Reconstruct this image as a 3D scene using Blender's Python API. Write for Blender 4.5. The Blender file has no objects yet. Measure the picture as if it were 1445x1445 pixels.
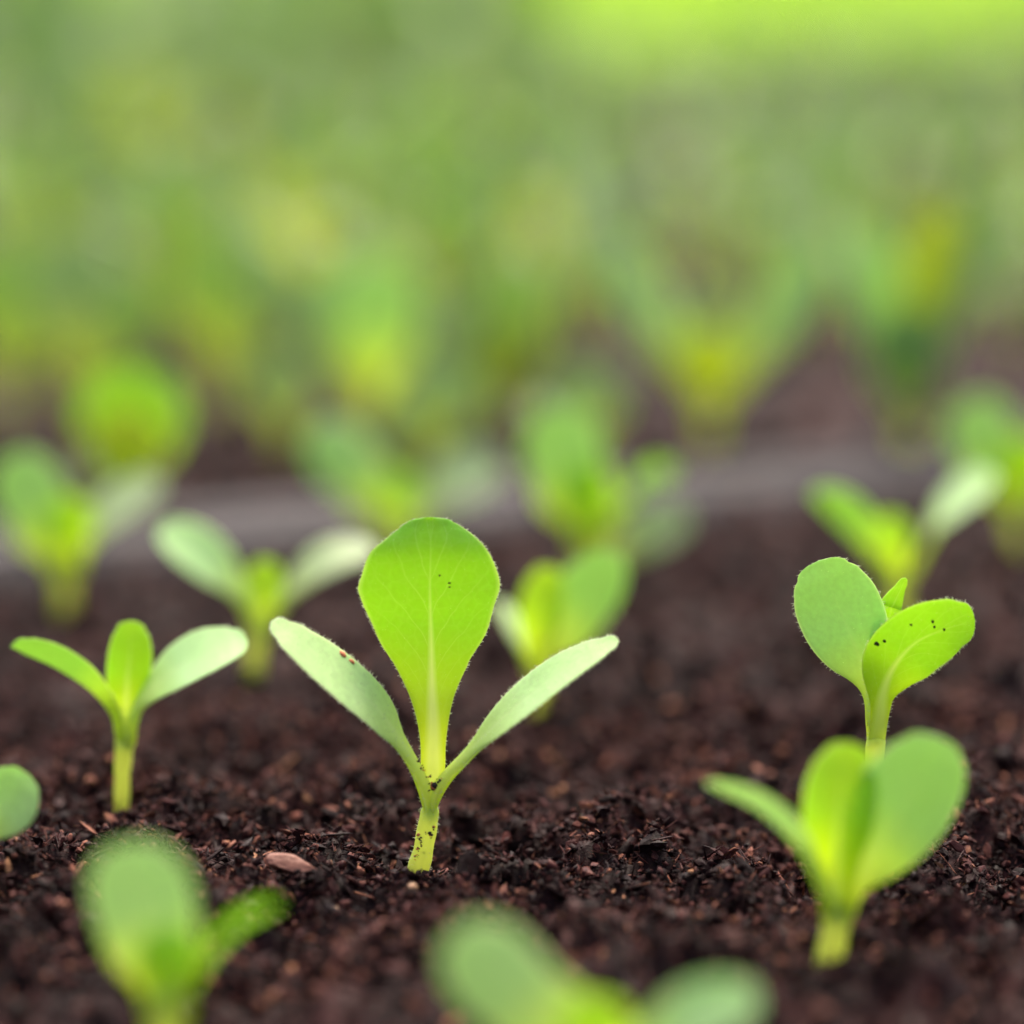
import bpy, math, random
import numpy as np
from mathutils import Vector, Matrix

# ------------------------------------------------------------------ camera, light, exposure
scene = bpy.context.scene
R = math.radians
CAM_H, PITCH, FPX, C0 = 0.137, R(11.0), 6020.0, 722.5
cam_data = bpy.data.cameras.new('camera')
cam = bpy.data.objects.new('camera', cam_data)
scene.collection.objects.link(cam)
cam.location = (0, 0, CAM_H)
cam.rotation_euler = (R(90) - PITCH, 0, 0)
cam_data.sensor_width = 24.0
cam_data.sensor_height = 24.0
cam_data.lens = 100.0
cam_data.clip_start = 0.01
cam_data.clip_end = 500.0
cam_data.dof.use_dof = True
cam_data.dof.focus_distance = 0.5015
cam_data.dof.aperture_fstop = 4.3
scene.camera = cam

SUN_EL, SUN_AZ = 62.0, 10.0      # the sun stands behind the plants, a little to the right
world = bpy.data.worlds.new('World'); scene.world = world
world.use_nodes = True
nt = world.node_tree; nt.nodes.clear()
wo = nt.nodes.new('ShaderNodeOutputWorld'); bg = nt.nodes.new('ShaderNodeBackground')
sky = nt.nodes.new('ShaderNodeTexSky'); sky.sky_type = 'NISHITA'; sky.sun_disc = False
sky.sun_elevation = R(SUN_EL); sky.sun_rotation = R(SUN_AZ)
sky.air_density = 0.8; sky.dust_density = 8.0; sky.ozone_density = 0.2
bg.inputs['Strength'].default_value = 0.15
nt.links.new(sky.outputs[0], bg.inputs['Color']); nt.links.new(bg.outputs[0], wo.inputs['Surface'])
sun_data = bpy.data.lights.new('sun', 'SUN'); sun_data.energy = 2.3; sun_data.angle = R(20)
sun_data.color = (1.0, 0.90, 0.76)
sun = bpy.data.objects.new('sun', sun_data); scene.collection.objects.link(sun)
sd = Vector((math.sin(R(SUN_AZ)) * math.cos(R(SUN_EL)), math.cos(R(SUN_AZ)) * math.cos(R(SUN_EL)), math.sin(R(SUN_EL))))
sun.rotation_euler = sd.to_track_quat('Z', 'Y').to_euler()

scene.view_settings.view_transform = 'Standard'
scene.view_settings.look = 'None'
scene.view_settings.exposure = 1.12
scene.view_settings.gamma = 1.0
scene.render.engine = 'CYCLES'
scene.cycles.use_denoising = True
scene.cycles.max_bounces = 10
scene.cycles.transmission_bounces = 8
scene.cycles.diffuse_bounces = 5

RNG = np.random.default_rng(7)
rnd = random.Random(11)
MM = 0.001
Zv = Vector((0, 0, 1))
FWD = Vector((0, math.cos(PITCH), -math.sin(PITCH)))
UPV = Vector((0, math.sin(PITCH), math.cos(PITCH)))
CAMP = Vector((0, 0, CAM_H))

def ray(u, v):
    return FWD + Vector((1, 0, 0)) * ((u - C0) / FPX) - UPV * ((v - C0) / FPX)
def ground_pt(u, v, z=0.0):
    d = ray(u, v); k = (z - CAM_H) / d.z
    return CAMP + d * k
def plane_pt(u, v, y):
    d = ray(u, v)
    return CAMP + d * (y / d.y)

# ------------------------------------------------------------------ noise
_perm = RNG.permutation(4096)
_val = RNG.random(4096)
def vnoise(x, y):
    xi = np.floor(x).astype(np.int64); yi = np.floor(y).astype(np.int64)
    fx = x - xi; fy = y - yi
    fx = fx * fx * (3 - 2 * fx); fy = fy * fy * (3 - 2 * fy)
    def h(a, b): return _val[_perm[(a + _perm[b & 4095]) & 4095]]
    return (h(xi, yi) * (1 - fx) + h(xi + 1, yi) * fx) * (1 - fy) + (h(xi, yi + 1) * (1 - fx) + h(xi + 1, yi + 1) * fx) * fy
def fbm(x, y, scale, octs=3):
    s = 0; a = 1; t = 0
    for i in range(octs):
        s = s + a * (vnoise(x / scale + 17.3 * i, y / scale + 5.1 * i) - .5); t += a; a *= .5; scale *= .5
    return s / t * 2

# ------------------------------------------------------------------ trays' frame
RIM_A = ground_pt(0, 820); RIM_B = ground_pt(1150, 718)
TA = math.atan2(RIM_B.y - RIM_A.y, RIM_B.x - RIM_A.x)
E1 = Vector((math.cos(TA), math.sin(TA), 0)); E2 = Vector((-math.sin(TA), math.cos(TA), 0))
V1 = RIM_A.dot(E2)
TRAY_D = 0.37; GAP = 0.003; RIMW = 0.0115
T0, T1 = -0.10, 0.90
tray_ranges = []          # (v0, v1) inner soil ranges in e2
v = V1
tray_ranges.append((v - TRAY_D, v))
v += 2 * RIMW + GAP
tray_ranges.append((v, v + TRAY_D)); v += TRAY_D + 2 * RIMW + GAP
tray_ranges.append((v, v + TRAY_D + .0))

def in_any_tray(x, y, m=0.002):
    a = x * E1.x + y * E1.y; b = x * E2.x + y * E2.y
    ok = np.zeros_like(x, dtype=bool)
    for (p, q) in tray_ranges: ok |= (b > p + m) & (b < q - m)
    return ok & (a > T0 + m) & (a < T1 - m)

MAINB = ground_pt(592, 1235)
def H(x, y):
    x = np.asarray(x, float); y = np.asarray(y, float)
    h = 0.0030 * fbm(x, y, .030, 2) + 0.0036 * fbm(x + 3, y + 1, .0085, 2) + 0.0022 * fbm(x + 7, y, .0032, 2)
    rg = 1 - np.abs(fbm(x - 2, y + 4, .0060, 2)) * 3.2
    h = h + 0.0017 * rg
    # a low ridge in front of the left seedling and right of the middle one, a dip behind it
    gl = ground_pt(330, 1160)
    h = h + 0.0023 * np.exp(-(((x - gl.x) / .030) ** 2 + ((y - gl.y - .002) / .010) ** 2))
    gr = ground_pt(880, 1190)
    h = h + 0.0035 * np.exp(-(((x - gr.x) / .012) ** 2 + ((y - gr.y) / .007) ** 2))
    gf = ground_pt(700, 1275)
    h = h + 0.0012 * np.exp(-(((x - gf.x) / .020) ** 2 + ((y - gf.y) / .006) ** 2))
    gq = ground_pt(1380, 1175)
    h = h + 0.0035 * np.exp(-(((x - gq.x) / .014) ** 2 + ((y - gq.y) / .009) ** 2))
    gm = MAINB
    w = np.exp(-(((x - gm.x) / .006) ** 2 + ((y - gm.y) / .006) ** 2))
    h = h * (1 - w) + (-0.0005) * w
    return h

# ------------------------------------------------------------------ materials
def new_mat(name):
    m = bpy.data.materials.new(name); m.use_nodes = True
    m.node_tree.nodes.clear()
    out = m.node_tree.nodes.new('ShaderNodeOutputMaterial')
    return m, m.node_tree, out
def N(nt, t, **kw):
    n = nt.nodes.new(t)
    for k, v in kw.items():
        if k in n.inputs: n.inputs[k].default_value = v
        else: setattr(n, k, v)
    return n
def math_n(nt, op, a, b=None, c=None, clamp=False):
    n = nt.nodes.new('ShaderNodeMath'); n.operation = op; n.use_clamp = clamp
    for i, q in enumerate((a, b, c)):
        if q is None: continue
        if isinstance(q, (int, float)): n.inputs[i].default_value = q
        else: nt.links.new(q, n.inputs[i])
    return n.outputs[0]
def mixc(nt, f, a, b):
    n = nt.nodes.new('ShaderNodeMix'); n.data_type = 'RGBA'
    for s, q in ((n.inputs[0], f), (n.inputs[6], a), (n.inputs[7], b)):
        if isinstance(q, (int, float)): s.default_value = q
        elif isinstance(q, tuple): s.default_value = (*q, 1) if len(q) == 3 else q
        else: nt.links.new(q, s)
    return n.outputs[2]

def leaf_mat(name, col, col2, trans, tw, rib=(.74, .88, .48), ribk=1.0, sheen=0.25, rough=.5, basecol=(.42, .58, .08), scale=1.0):
    m, nt, out = new_mat(name); L = nt.links.new
    al = N(nt, 'ShaderNodeAttribute', attribute_name='along').outputs['Fac']
    ac = N(nt, 'ShaderNodeAttribute', attribute_name='across').outputs['Fac']      # mm from the midrib
    sn = N(nt, 'ShaderNodeAttribute', attribute_name='edge').outputs['Fac']        # -1..1
    tc = N(nt, 'ShaderNodeTexCoord')
    n1 = N(nt, 'ShaderNodeTexNoise', Scale=260.0 * scale, Detail=4.0); L(tc.outputs['Object'], n1.inputs['Vector'])
    n2 = N(nt, 'ShaderNodeTexNoise', Scale=1400.0 * scale, Detail=2.0); L(tc.outputs['Object'], n2.inputs['Vector'])
    base = mixc(nt, math_n(nt, 'MULTIPLY_ADD', n1.outputs[0], 1.8, -.4, clamp=True), col, col2)
    fine = math_n(nt, 'MULTIPLY_ADD', n2.outputs[0], .5, .75)
    hsv = N(nt, 'ShaderNodeHueSaturation'); L(base, hsv.inputs['Color']); L(fine, hsv.inputs['Value'])
    oi = N(nt, 'ShaderNodeObjectInfo')
    L(math_n(nt, 'MULTIPLY_ADD', oi.outputs['Random'], .03, .485), hsv.inputs['Hue'])
    # midrib: broad and pale at the base, thinning out towards the tip
    aabs = math_n(nt, 'ABSOLUTE', ac)
    wid = math_n(nt, 'MULTIPLY', math_n(nt, 'POWER', math_n(nt, 'SUBTRACT', 1.0, al, clamp=True), 1.8), 1.5)
    wid = math_n(nt, 'ADD', wid, .09)
    q = math_n(nt, 'DIVIDE', aabs, wid)
    ribm = math_n(nt, 'SUBTRACT', 1.0, q, clamp=True)
    ribm = math_n(nt, 'MULTIPLY', ribm, math_n(nt, 'MULTIPLY', math_n(nt, 'SUBTRACT', 1.05, al, clamp=True), 1.7 * ribk), clamp=True)
    # side veins leaving the midrib at a steep angle
    arg = math_n(nt, 'SUBTRACT', math_n(nt, 'MULTIPLY', al, 7.0), math_n(nt, 'MULTIPLY', math_n(nt, 'POWER', math_n(nt, 'ABSOLUTE', sn), .7), 2.6))
    arg = math_n(nt, 'ADD', arg, math_n(nt, 'MULTIPLY', n1.outputs[0], .5))
    fr = math_n(nt, 'ABSOLUTE', math_n(nt, 'SUBTRACT', math_n(nt, 'FRACT', arg), .5))
    vein = math_n(nt, 'SUBTRACT', 1.0, math_n(nt, 'DIVIDE', fr, .045), clamp=True)
    vein = math_n(nt, 'MULTIPLY', vein, math_n(nt, 'MULTIPLY', math_n(nt, 'SUBTRACT', 1.1, math_n(nt, 'ABSOLUTE', sn), clamp=True), .36 * ribk), clamp=True)
    allv = math_n(nt, 'MAXIMUM', ribm, vein)
    vo = N(nt, 'ShaderNodeTexVoronoi', Scale=620.0 * scale); vo.feature = 'DISTANCE_TO_EDGE'; L(tc.outputs['Object'], vo.inputs['Vector'])
    net = math_n(nt, 'SUBTRACT', 1.0, math_n(nt, 'DIVIDE', vo.outputs['Distance'], .10), clamp=True)
    allv = math_n(nt, 'MAXIMUM', allv, math_n(nt, 'MULTIPLY', net, .06 * ribk))
    # towards the stalk the blade turns yellow green
    bs = math_n(nt, 'SUBTRACT', 1.0, math_n(nt, 'DIVIDE', al, .60), clamp=True)
    bs = math_n(nt, 'MULTIPLY', bs, 1.25, clamp=True)
    cc = mixc(nt, math_n(nt, 'MULTIPLY', bs, .85), hsv.outputs[0], basecol)
    cc = mixc(nt, allv, cc, rib)
    eg = math_n(nt, 'MULTIPLY', math_n(nt, 'SUBTRACT', math_n(nt, 'ABSOLUTE', sn), .93, clamp=True), 9.0, clamp=True)
    cc = mixc(nt, eg, cc, (.78, .88, .42))
    p = N(nt, 'ShaderNodeBsdfPrincipled', Roughness=rough)
    L(cc, p.inputs['Base Color'])
    L(math_n(nt, 'MULTIPLY', math_n(nt, 'SUBTRACT', 1.0, math_n(nt, 'MULTIPLY', bs, 1.6, clamp=True), clamp=True), sheen), p.inputs['Sheen Weight'])
    p.inputs['Sheen Roughness'].default_value = .5
    p.inputs['Specular IOR Level'].default_value = .35
    bmp = N(nt, 'ShaderNodeBump', Strength=.35, Distance=.00012)
    hh = math_n(nt, 'ADD', n2.outputs[0], math_n(nt, 'MULTIPLY', allv, 1.2)); L(hh, bmp.inputs['Height'])
    L(bmp.outputs[0], p.inputs['Normal'])
    tr = N(nt, 'ShaderNodeBsdfTranslucent')
    tcx = mixc(nt, math_n(nt, 'MULTIPLY', bs, .9), trans, (.96, .98, .08))
    tcx = mixc(nt, math_n(nt, 'MULTIPLY', n1.outputs[0], .35), tcx, tuple(c * .75 for c in trans))
    L(tcx, tr.inputs['Color'])
    tcx = mixc(nt, math_n(nt, 'MULTIPLY', math_n(nt, 'MAXIMUM', allv, math_n(nt, 'MULTIPLY', eg, .8)), .8), tcx, (.93, .98, .42))
    L(tcx, tr.inputs['Color'])
    mx = N(nt, 'ShaderNodeMixShader'); L(math_n(nt, 'MULTIPLY_ADD', bs, .22, tw), mx.inputs[0])
    L(p.outputs[0], mx.inputs[1]); L(tr.outputs[0], mx.inputs[2]); L(mx.outputs[0], out.inputs['Surface'])
    return m

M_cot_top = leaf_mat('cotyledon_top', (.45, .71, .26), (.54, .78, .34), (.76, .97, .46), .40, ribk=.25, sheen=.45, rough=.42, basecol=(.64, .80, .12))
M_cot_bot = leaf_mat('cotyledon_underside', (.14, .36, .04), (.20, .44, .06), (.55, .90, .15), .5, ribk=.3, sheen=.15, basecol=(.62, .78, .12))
M_leaf = leaf_mat('true_leaf', (.19, .47, .035), (.26, .55, .06), (.64, .93, .09), .54, ribk=1.0, sheen=.15, basecol=(.60, .74, .05))
M_leaf_y = leaf_mat('backlit_yellow_leaf', (.32, .60, .03), (.40, .66, .05), (.76, .97, .07), .6, ribk=.6, sheen=.1, basecol=(.5, .55, .04))  # yellower leaf variant: the tint of light from behind is put into its colour
M_leaf_far = leaf_mat('dull_hazed_leaf', (.30, .42, .20), (.36, .47, .25), (.56, .74, .32), .40, ribk=.5, sheen=.3, basecol=(.30, .45, .08))  # sage green, lightened a little so the colour itself carries some haze

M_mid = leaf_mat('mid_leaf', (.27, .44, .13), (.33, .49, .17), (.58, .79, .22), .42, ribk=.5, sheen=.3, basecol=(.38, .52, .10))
M_mid_y = leaf_mat('mid_backlit_yellow_leaf', (.36, .47, .04), (.42, .52, .06), (.74, .84, .08), .50, ribk=.5, sheen=.2, basecol=(.42, .52, .06))  # yellow of backlit leaf bases, put into the colour for the rows behind

def stem_mat():
    m, nt, out = new_mat('stem'); L = nt.links.new
    tc = N(nt, 'ShaderNodeTexCoord')
    n1 = N(nt, 'ShaderNodeTexNoise', Scale=500.0, Detail=3.0); L(tc.outputs['Object'], n1.inputs['Vector'])
    c = mixc(nt, n1.outputs[0], (.46, .66, .15), (.58, .76, .24))
    p = N(nt, 'ShaderNodeBsdfPrincipled', Roughness=.4); L(c, p.inputs['Base Color'])
    p.inputs['Specular IOR Level'].default_value = .4
    tr = N(nt, 'ShaderNodeBsdfTranslucent', Color=(.95, .98, .30, 1))
    mx = N(nt, 'ShaderNodeMixShader'); mx.inputs[0].default_value = .6
    L(p.outputs[0], mx.inputs[1]); L(tr.outputs[0], mx.inputs[2]); L(mx.outputs[0], out.inputs['Surface'])
    return m
M_stem = stem_mat()
def plain_mat(name, col, rough=.6, tw=0.0, tcol=None, spec=.4, var=0.35, scale=800.0, bump=0.0):
    m, nt, out = new_mat(name); L = nt.links.new
    tc = N(nt, 'ShaderNodeTexCoord')
    n1 = N(nt, 'ShaderNodeTexNoise', Scale=scale, Detail=5.0); L(tc.outputs['Object'], n1.inputs['Vector'])
    c = mixc(nt, n1.outputs[0], tuple(x * (1 - var) for x in col), tuple(min(1, x * (1 + var)) for x in col))
    p = N(nt, 'ShaderNodeBsdfPrincipled', Roughness=rough); L(c, p.inputs['Base Color'])
    p.inputs['Specular IOR Level'].default_value = spec
    if bump:
        b = N(nt, 'ShaderNodeBump', Strength=.8, Distance=bump); L(n1.outputs[0], b.inputs['Height']); L(b.outputs[0], p.inputs['Normal'])
    if tw:
        tr = N(nt, 'ShaderNodeBsdfTranslucent', Color=(*(tcol or col), 1))
        mx = N(nt, 'ShaderNodeMixShader'); mx.inputs[0].default_value = tw
        L(p.outputs[0], mx.inputs[1]); L(tr.outputs[0], mx.inputs[2]); L(mx.outputs[0], out.inputs['Surface'])
    else: L(p.outputs[0], out.inputs['Surface'])
    return m
M_hair = plain_mat('leaf_hair', (.75, .82, .62), .3, .5, (.8, .9, .6))
M_dirt = plain_mat('dirt_speck', (.03, .017, .012), .5)
M_rust = plain_mat('orange_crumb', (.55, .16, .07), .6)
M_spot = plain_mat('dark_spot', (.01, .012, .008), .5)
M_chip = plain_mat('bark_chip', (.20, .075, .05), .65, scale=600.0, bump=.0004)
M_grit = plain_mat('pale_grit', (.50, .28, .15), .6, scale=900.0, bump=.0003)
M_plastic = plain_mat('tray_plastic', (.0115, .0075, .013), .6, spec=.2, var=.25, scale=60.0, bump=.0002)
M_grass = plain_mat('grass_blade', (.18, .37, .03), .5, .5, (.50, .78, .07), var=.4, scale=3.0)
M_lawn = plain_mat('lawn_floor', (.10, .17, .03), .9, var=.5, scale=12.0)

def soil_mat():
    m, nt, out = new_mat('potting_soil'); L = nt.links.new
    at = N(nt, 'ShaderNodeAttribute', attribute_name='tone').outputs['Fac']
    tc = N(nt, 'ShaderNodeTexCoord')
    n1 = N(nt, 'ShaderNodeTexNoise', Scale=900.0, Detail=5.0, Roughness=.7); L(tc.outputs['Object'], n1.inputs['Vector'])
    r = N(nt, 'ShaderNodeValToRGB')
    v = math_n(nt, 'ADD', at, math_n(nt, 'MULTIPLY_ADD', n1.outputs[0], .5, -.25), clamp=True)
    L(v, r.inputs[0])
    e = r.color_ramp.elements
    e[0].position = 0; e[0].color = (.0020, .0008, .0008, 1)
    e[1].position = 1; e[1].color = (.34, .16, .085, 1)
    for p_, c_ in ((.33, (.0150, .0048, .0054)), (.58, (.062, .0190, .0180)), (.82, (.17, .064, .044))):
        x = e.new(p_); x.color = (*c_, 1)
    p = N(nt, 'ShaderNodeBsdfPrincipled'); L(r.outputs[0], p.inputs['Base Color'])
    n2 = N(nt, 'ShaderNodeTexNoise', Scale=420.0, Detail=2.0); L(tc.outputs['Object'], n2.inputs['Vector'])
    L(math_n(nt, 'MULTIPLY_ADD', n2.outputs[0], 1.2, .02, clamp=True), p.inputs['Roughness'])
    p.inputs['Specular IOR Level'].default_value = .09
    b = N(nt, 'ShaderNodeBump', Strength=1.0, Distance=.00025); L(n1.outputs[0], b.inputs['Height']); L(b.outputs[0], p.inputs['Normal'])
    L(p.outputs[0], out.inputs['Surface'])
    return m
M_soil = soil_mat()

# ------------------------------------------------------------------ object helpers
def mesh_obj(name, verts, faces, mats, parent=None, smooth=True, midx=None, attrs=None):
    me = bpy.data.meshes.new(name)
    me.from_pydata([tuple(v) for v in verts], [], faces)
    for mt in mats: me.materials.append(mt)
    if midx is not None: me.polygons.foreach_set('material_index', np.array(midx, dtype=np.int32))
    me.polygons.foreach_set('use_smooth', np.full(len(faces), smooth))
    for k, arr in (attrs or {}).items():
        a = me.attributes.new(k, 'FLOAT', 'POINT'); a.data.foreach_set('value', np.array(arr, dtype=np.float32))
    me.update()
    o = bpy.data.objects.new(name, me); scene.collection.objects.link(o)
    if parent: o.parent = parent
    return o
def tri_mesh(name, V, F, mat, tone=None, smooth=False):
    me = bpy.data.meshes.new(name)
    me.vertices.add(len(V)); me.vertices.foreach_set('co', V.astype(np.float32).ravel())
    nf, k = F.shape
    me.loops.add(nf * k); me.loops.foreach_set('vertex_index', F.astype(np.int32).ravel())
    me.polygons.add(nf); me.polygons.foreach_set('loop_start', (np.arange(nf) * k).astype(np.int32))
    me.polygons.foreach_set('use_smooth', np.full(nf, smooth) if isinstance(smooth, bool) else smooth)
    me.materials.append(mat)
    if tone is not None:
        a = me.attributes.new('tone', 'FLOAT', 'POINT'); a.data.foreach_set('value', tone.astype(np.float32))
    me.update(calc_edges=True); me.validate()
    o = bpy.data.objects.new(name, me); scene.collection.objects.link(o)
    return o
def empty(name, loc, label, cat, group=None):
    o = bpy.data.objects.new(name, None); scene.collection.objects.link(o)
    o.location = loc; o.empty_display_size = .01
    o['label'] = label; o['category'] = cat
    if group: o['group'] = group
    return o
def tag(o, **kw):
    for k, v in kw.items(): o[k] = v
    return o

# ------------------------------------------------------------------ lawn, ground, trays, soil
GZ = -0.055
def big_ground():
    xs = np.concatenate([-np.geomspace(200, 1.5, 14), np.linspace(-1.4, 1.4, 15), np.geomspace(1.5, 200, 14)])
    V = [(x, y, GZ) for y in xs for x in xs]; n = len(xs)
    F = [(j * n + i, j * n + i + 1, (j + 1) * n + i + 1, (j + 1) * n + i) for j in range(n - 1) for i in range(n - 1)]
    o = mesh_obj('ground', V, F, [M_lawn]); o['kind'] = 'structure'
big_ground()

def grass():
    n = 26000
    y = 1.72 + (RNG.random(n) ** 1.6) * 5.5
    x = (RNG.random(n) - .5) * (1.6 + (y - 1.7) * .9)
    b = x * E2.x + y * E2.y
    keep = b > tray_ranges[2][1] + .10
    x, y = x[keep], y[keep]; n = len(x)
    hgt = .030 + .045 * RNG.random(n); w = .0022 + .002 * RNG.random(n)
    ang = RNG.random(n) * 2 * np.pi; lean = RNG.random(n) * .6
    dx, dy = np.cos(ang), np.sin(ang)
    V = np.zeros((n, 7, 3))
    for k, (t, ww) in enumerate(((0, 1), (0, -1), (.4, 1), (.4, -1), (.75, .7), (.75, -.7), (1, 0))):
        off = lean * hgt * t * t
        V[:, k, 0] = x + dx * off - dy * w * ww; V[:, k, 1] = y + dy * off + dx * w * ww
        V[:, k, 2] = GZ + hgt * t * (1 - .2 * lean * t)
    base = (np.arange(n) * 7)[:, None]
    T = np.array([[0, 1, 3], [0, 3, 2], [2, 3, 5], [2, 5, 4], [4, 5, 6]])
    F = (base[:, None, :] + T[None]).reshape(-1, 3)
    o = tri_mesh('grass', V.reshape(-1, 3), F, M_grass, smooth=True)
    tag(o, kind='stuff', label='bright yellow green grass in the sunlit strip behind the trays', category='grass')
grass()

def tray(idx, v0, v1, label):
    cen = E1 * ((T0 + T1) / 2) + E2 * ((v0 + v1) / 2)
    root = empty('seed_tray', (cen.x, cen.y, GZ), label, 'seed tray', 'black seed trays')
    hx, hy = (T1 - T0) / 2, (v1 - v0) / 2
    def ring(off, z):
        a, b = hx + off, hy + off; r = .012 + max(off, 0); pts = []
        for (sx, sy, s0) in ((1, 1, 0), (-1, 1, 90), (-1, -1, 180), (1, -1, 270)):
            for k in range(5):
                t = R(s0 + k * 22.5)
                X = sx * (a - r) + r * math.cos(t); Y = sy * (b - r) + r * math.sin(t)
                p = E1 * X + E2 * Y; pts.append((p.x, p.y, z))
        return pts
    def loft(name, rings, close_bottom=False):
        V = []; F = []; n = 20
        for q in rings: V += ring(*q)
        for k in range(len(rings) - 1):
            for i in range(n):
                j = (i + 1) % n
                F.append((k * n + i, k * n + j, (k + 1) * n + j, (k + 1) * n + i))
        if close_bottom: F.append(tuple(range(n)))
        return mesh_obj(name, V, F, [M_plastic], root)
    g = -GZ
    w = loft('wall', [(-.012, .002), (-.0035, g + .0030), (0.0, g + .0030), (-.008, .0005)][::1], True)
    # rolled rim: up from the soil, over a rounded top and down outside
    prof = [(-.0010, -.010), (-.0008, .0030), (.0006, .0042), (.0030, .0049), (.0070, .0051), (.0095, .0047), (.0110, .0034), (.0115, .0010), (.0115, -.012), (.0103, -.012), (.0103, .0015), (.0004, .0025), (.0002, -.010), (-.0010, -.010)]
    r = loft('rim', [(o_, g + z_) for (o_, z_) in prof])
    return root
tray_labels = ['black plastic tray of dark soil holding the sharp seedlings in front',
               'black tray just beyond the grey rim with widely spaced blurred seedlings',
               'farthest black tray packed with green seedlings below the bright grass strip']
for i, (a, b) in enumerate(tray_ranges): tray(i, a, b, tray_labels[i])

def soil_sheet(i, v0, v1):
    if i == 0:
        bs = np.concatenate([np.arange(v0, v0 + .06, .004), np.arange(v0 + .06, v0 + .27, .0011), np.arange(v0 + .27, v1, .003), [v1]])
        as_ = np.concatenate([np.arange(T0, .08, .008), np.arange(.08, .34, .0011), np.arange(.34, .5, .004), np.arange(.5, T1, .01), [T1]])
    else:
        bs = np.append(np.arange(v0, v1, .005), v1); as_ = np.append(np.arange(T0, T1, .006), T1)
    A, B = np.meshgrid(as_, bs)
    X = A * E1.x + B * E2.x; Y = A * E1.y + B * E2.y
    Z = H(X, Y) - .0006
    V = np.stack([X, Y, Z], -1).reshape(-1, 3); nx, ny = len(as_), len(bs)
    I = (np.arange(ny - 1)[:, None] * nx + np.arange(nx - 1)[None]).ravel()
    F = np.stack([I, I + 1, I + nx + 1, I + nx], 1)
    tone = .18 + .28 * (fbm(X, Y, .006, 3).ravel() + .5)
    o = tri_mesh('soil', V, F, M_soil, tone, smooth=True)
    o['kind'] = 'structure'
for i, (a, b) in enumerate(tray_ranges): soil_sheet(i, a, b)

# icosahedron
_ph = (1 + 5 ** .5) / 2
ICO_V = np.array([(-1, _ph, 0), (1, _ph, 0), (-1, -_ph, 0), (1, -_ph, 0), (0, -1, _ph), (0, 1, _ph), (0, -1, -_ph), (0, 1, -_ph), (_ph, 0, -1), (_ph, 0, 1), (-_ph, 0, -1), (-_ph, 0, 1)]) / math.sqrt(1 + _ph * _ph)
ICO_F = np.array([(0, 11, 5), (0, 5, 1), (0, 1, 7), (0, 7, 10), (0, 10, 11), (1, 5, 9), (5, 11, 4), (11, 10, 2), (10, 7, 6), (7, 1, 8), (3, 9, 4), (3, 4, 2), (3, 2, 6), (3, 6, 8), (3, 8, 9), (4, 9, 5), (2, 4, 11), (6, 2, 10), (8, 6, 7), (9, 8, 1)])
def rot_mats(n, flat):
    a = RNG.random(n) * 2 * np.pi; b = (RNG.random(n) - .5) * flat; c = (RNG.random(n) - .5) * flat
    ca, sa, cb, sb, cc, sc_ = np.cos(a), np.sin(a), np.cos(b), np.sin(b), np.cos(c), np.sin(c)
    z = np.zeros(n); o = np.ones(n)
    Rz = np.stack([np.stack([ca, -sa, z], -1), np.stack([sa, ca, z], -1), np.stack([z, z, o], -1)], 1)
    Rx = np.stack([np.stack([o, z, z], -1), np.stack([z, cb, -sb], -1), np.stack([z, sb, cb], -1)], 1)
    Ry = np.stack([np.stack([cc, z, sc_], -1), np.stack([z, o, z], -1), np.stack([-sc_, z, cc], -1)], 1)
    return Rz @ Rx @ Ry
def crumbs(n, ymin, ymax, xr, smin, smax, spread=1.0, cen=None, lift=0.0):
    y = ymin + RNG.random(n) * (ymax - ymin); x = (RNG.random(n) - .5) * 2 * xr(y)
    if cen is not None:                                     # crumbs pushed up against a stem
        a_ = RNG.random(n) * 6.283; rr_ = np.abs(RNG.normal(0, 1, n)) * .0016 + .0008
        x = cen[0] + np.cos(a_) * rr_; y = cen[1] + np.sin(a_) * rr_
    k = in_any_tray(x, y, .003); x, y = x[k], y[k]; n = len(x)
    s = smin * (smax / smin) ** (RNG.random(n) ** 1.9)
    kind = RNG.random(n)
    asp = np.where(kind[:, None] < .30, np.array([1, .75, .6]), np.where(kind[:, None] < .62, np.array([1.6, .75, .16]), np.array([2.8, .24, .18])))
    asp = asp * (.7 + .6 * RNG.random((n, 3)))
    s = np.where((kind > .62) & (s > .0013), s * .45, s)
    V = ICO_V[None] * (.50 + 1.0 * RNG.random((n, 12, 1)))
    V = V * asp[:, None, :] * (s * .5)[:, None, None]
    V = np.einsum('nij,nkj->nki', rot_mats(n, 2.2), V)
    z = lift + H(x, y) + (RNG.random(n) - .45) * s * .7 * spread
    V = V + np.stack([x, y, z], -1)[:, None, :]
    t = np.clip(.16 + .56 * RNG.random(n) ** 1.5 + .12 * fbm(x, y, .008, 2), 0, 1)
    t = np.where(s > .0019, t * .55, t)
    t[(RNG.random(n) < .06) & (s < .0019)] = .84
    t[RNG.random(n) < .006] = 1.0
    return V.reshape(-1, 3), n, np.repeat(t, 12)
Vs, ns, ts = [], 0, []
for args in ((80000, .440, .560, lambda y: .073 + 0 * y, .00030, .0018),
             (500, .440, .560, lambda y: .073 + 0 * y, .0018, .0030, .5),
             (9000, .355, .440, lambda y: .068 + 0 * y, .0006, .0026),
             (20000, .560, .770, lambda y: .085 + (y - .56) * .2, .0007, .0030),
             (9000, .30, .95, lambda y: .30 + 0 * y, .0014, .0040),
             (14000, .72, 1.70, lambda y: .13 + (y - .7) * .25, .0016, .0045)):
    V_, n_, t_ = crumbs(*args); Vs.append(V_); ts.append(t_); ns += n_
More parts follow.
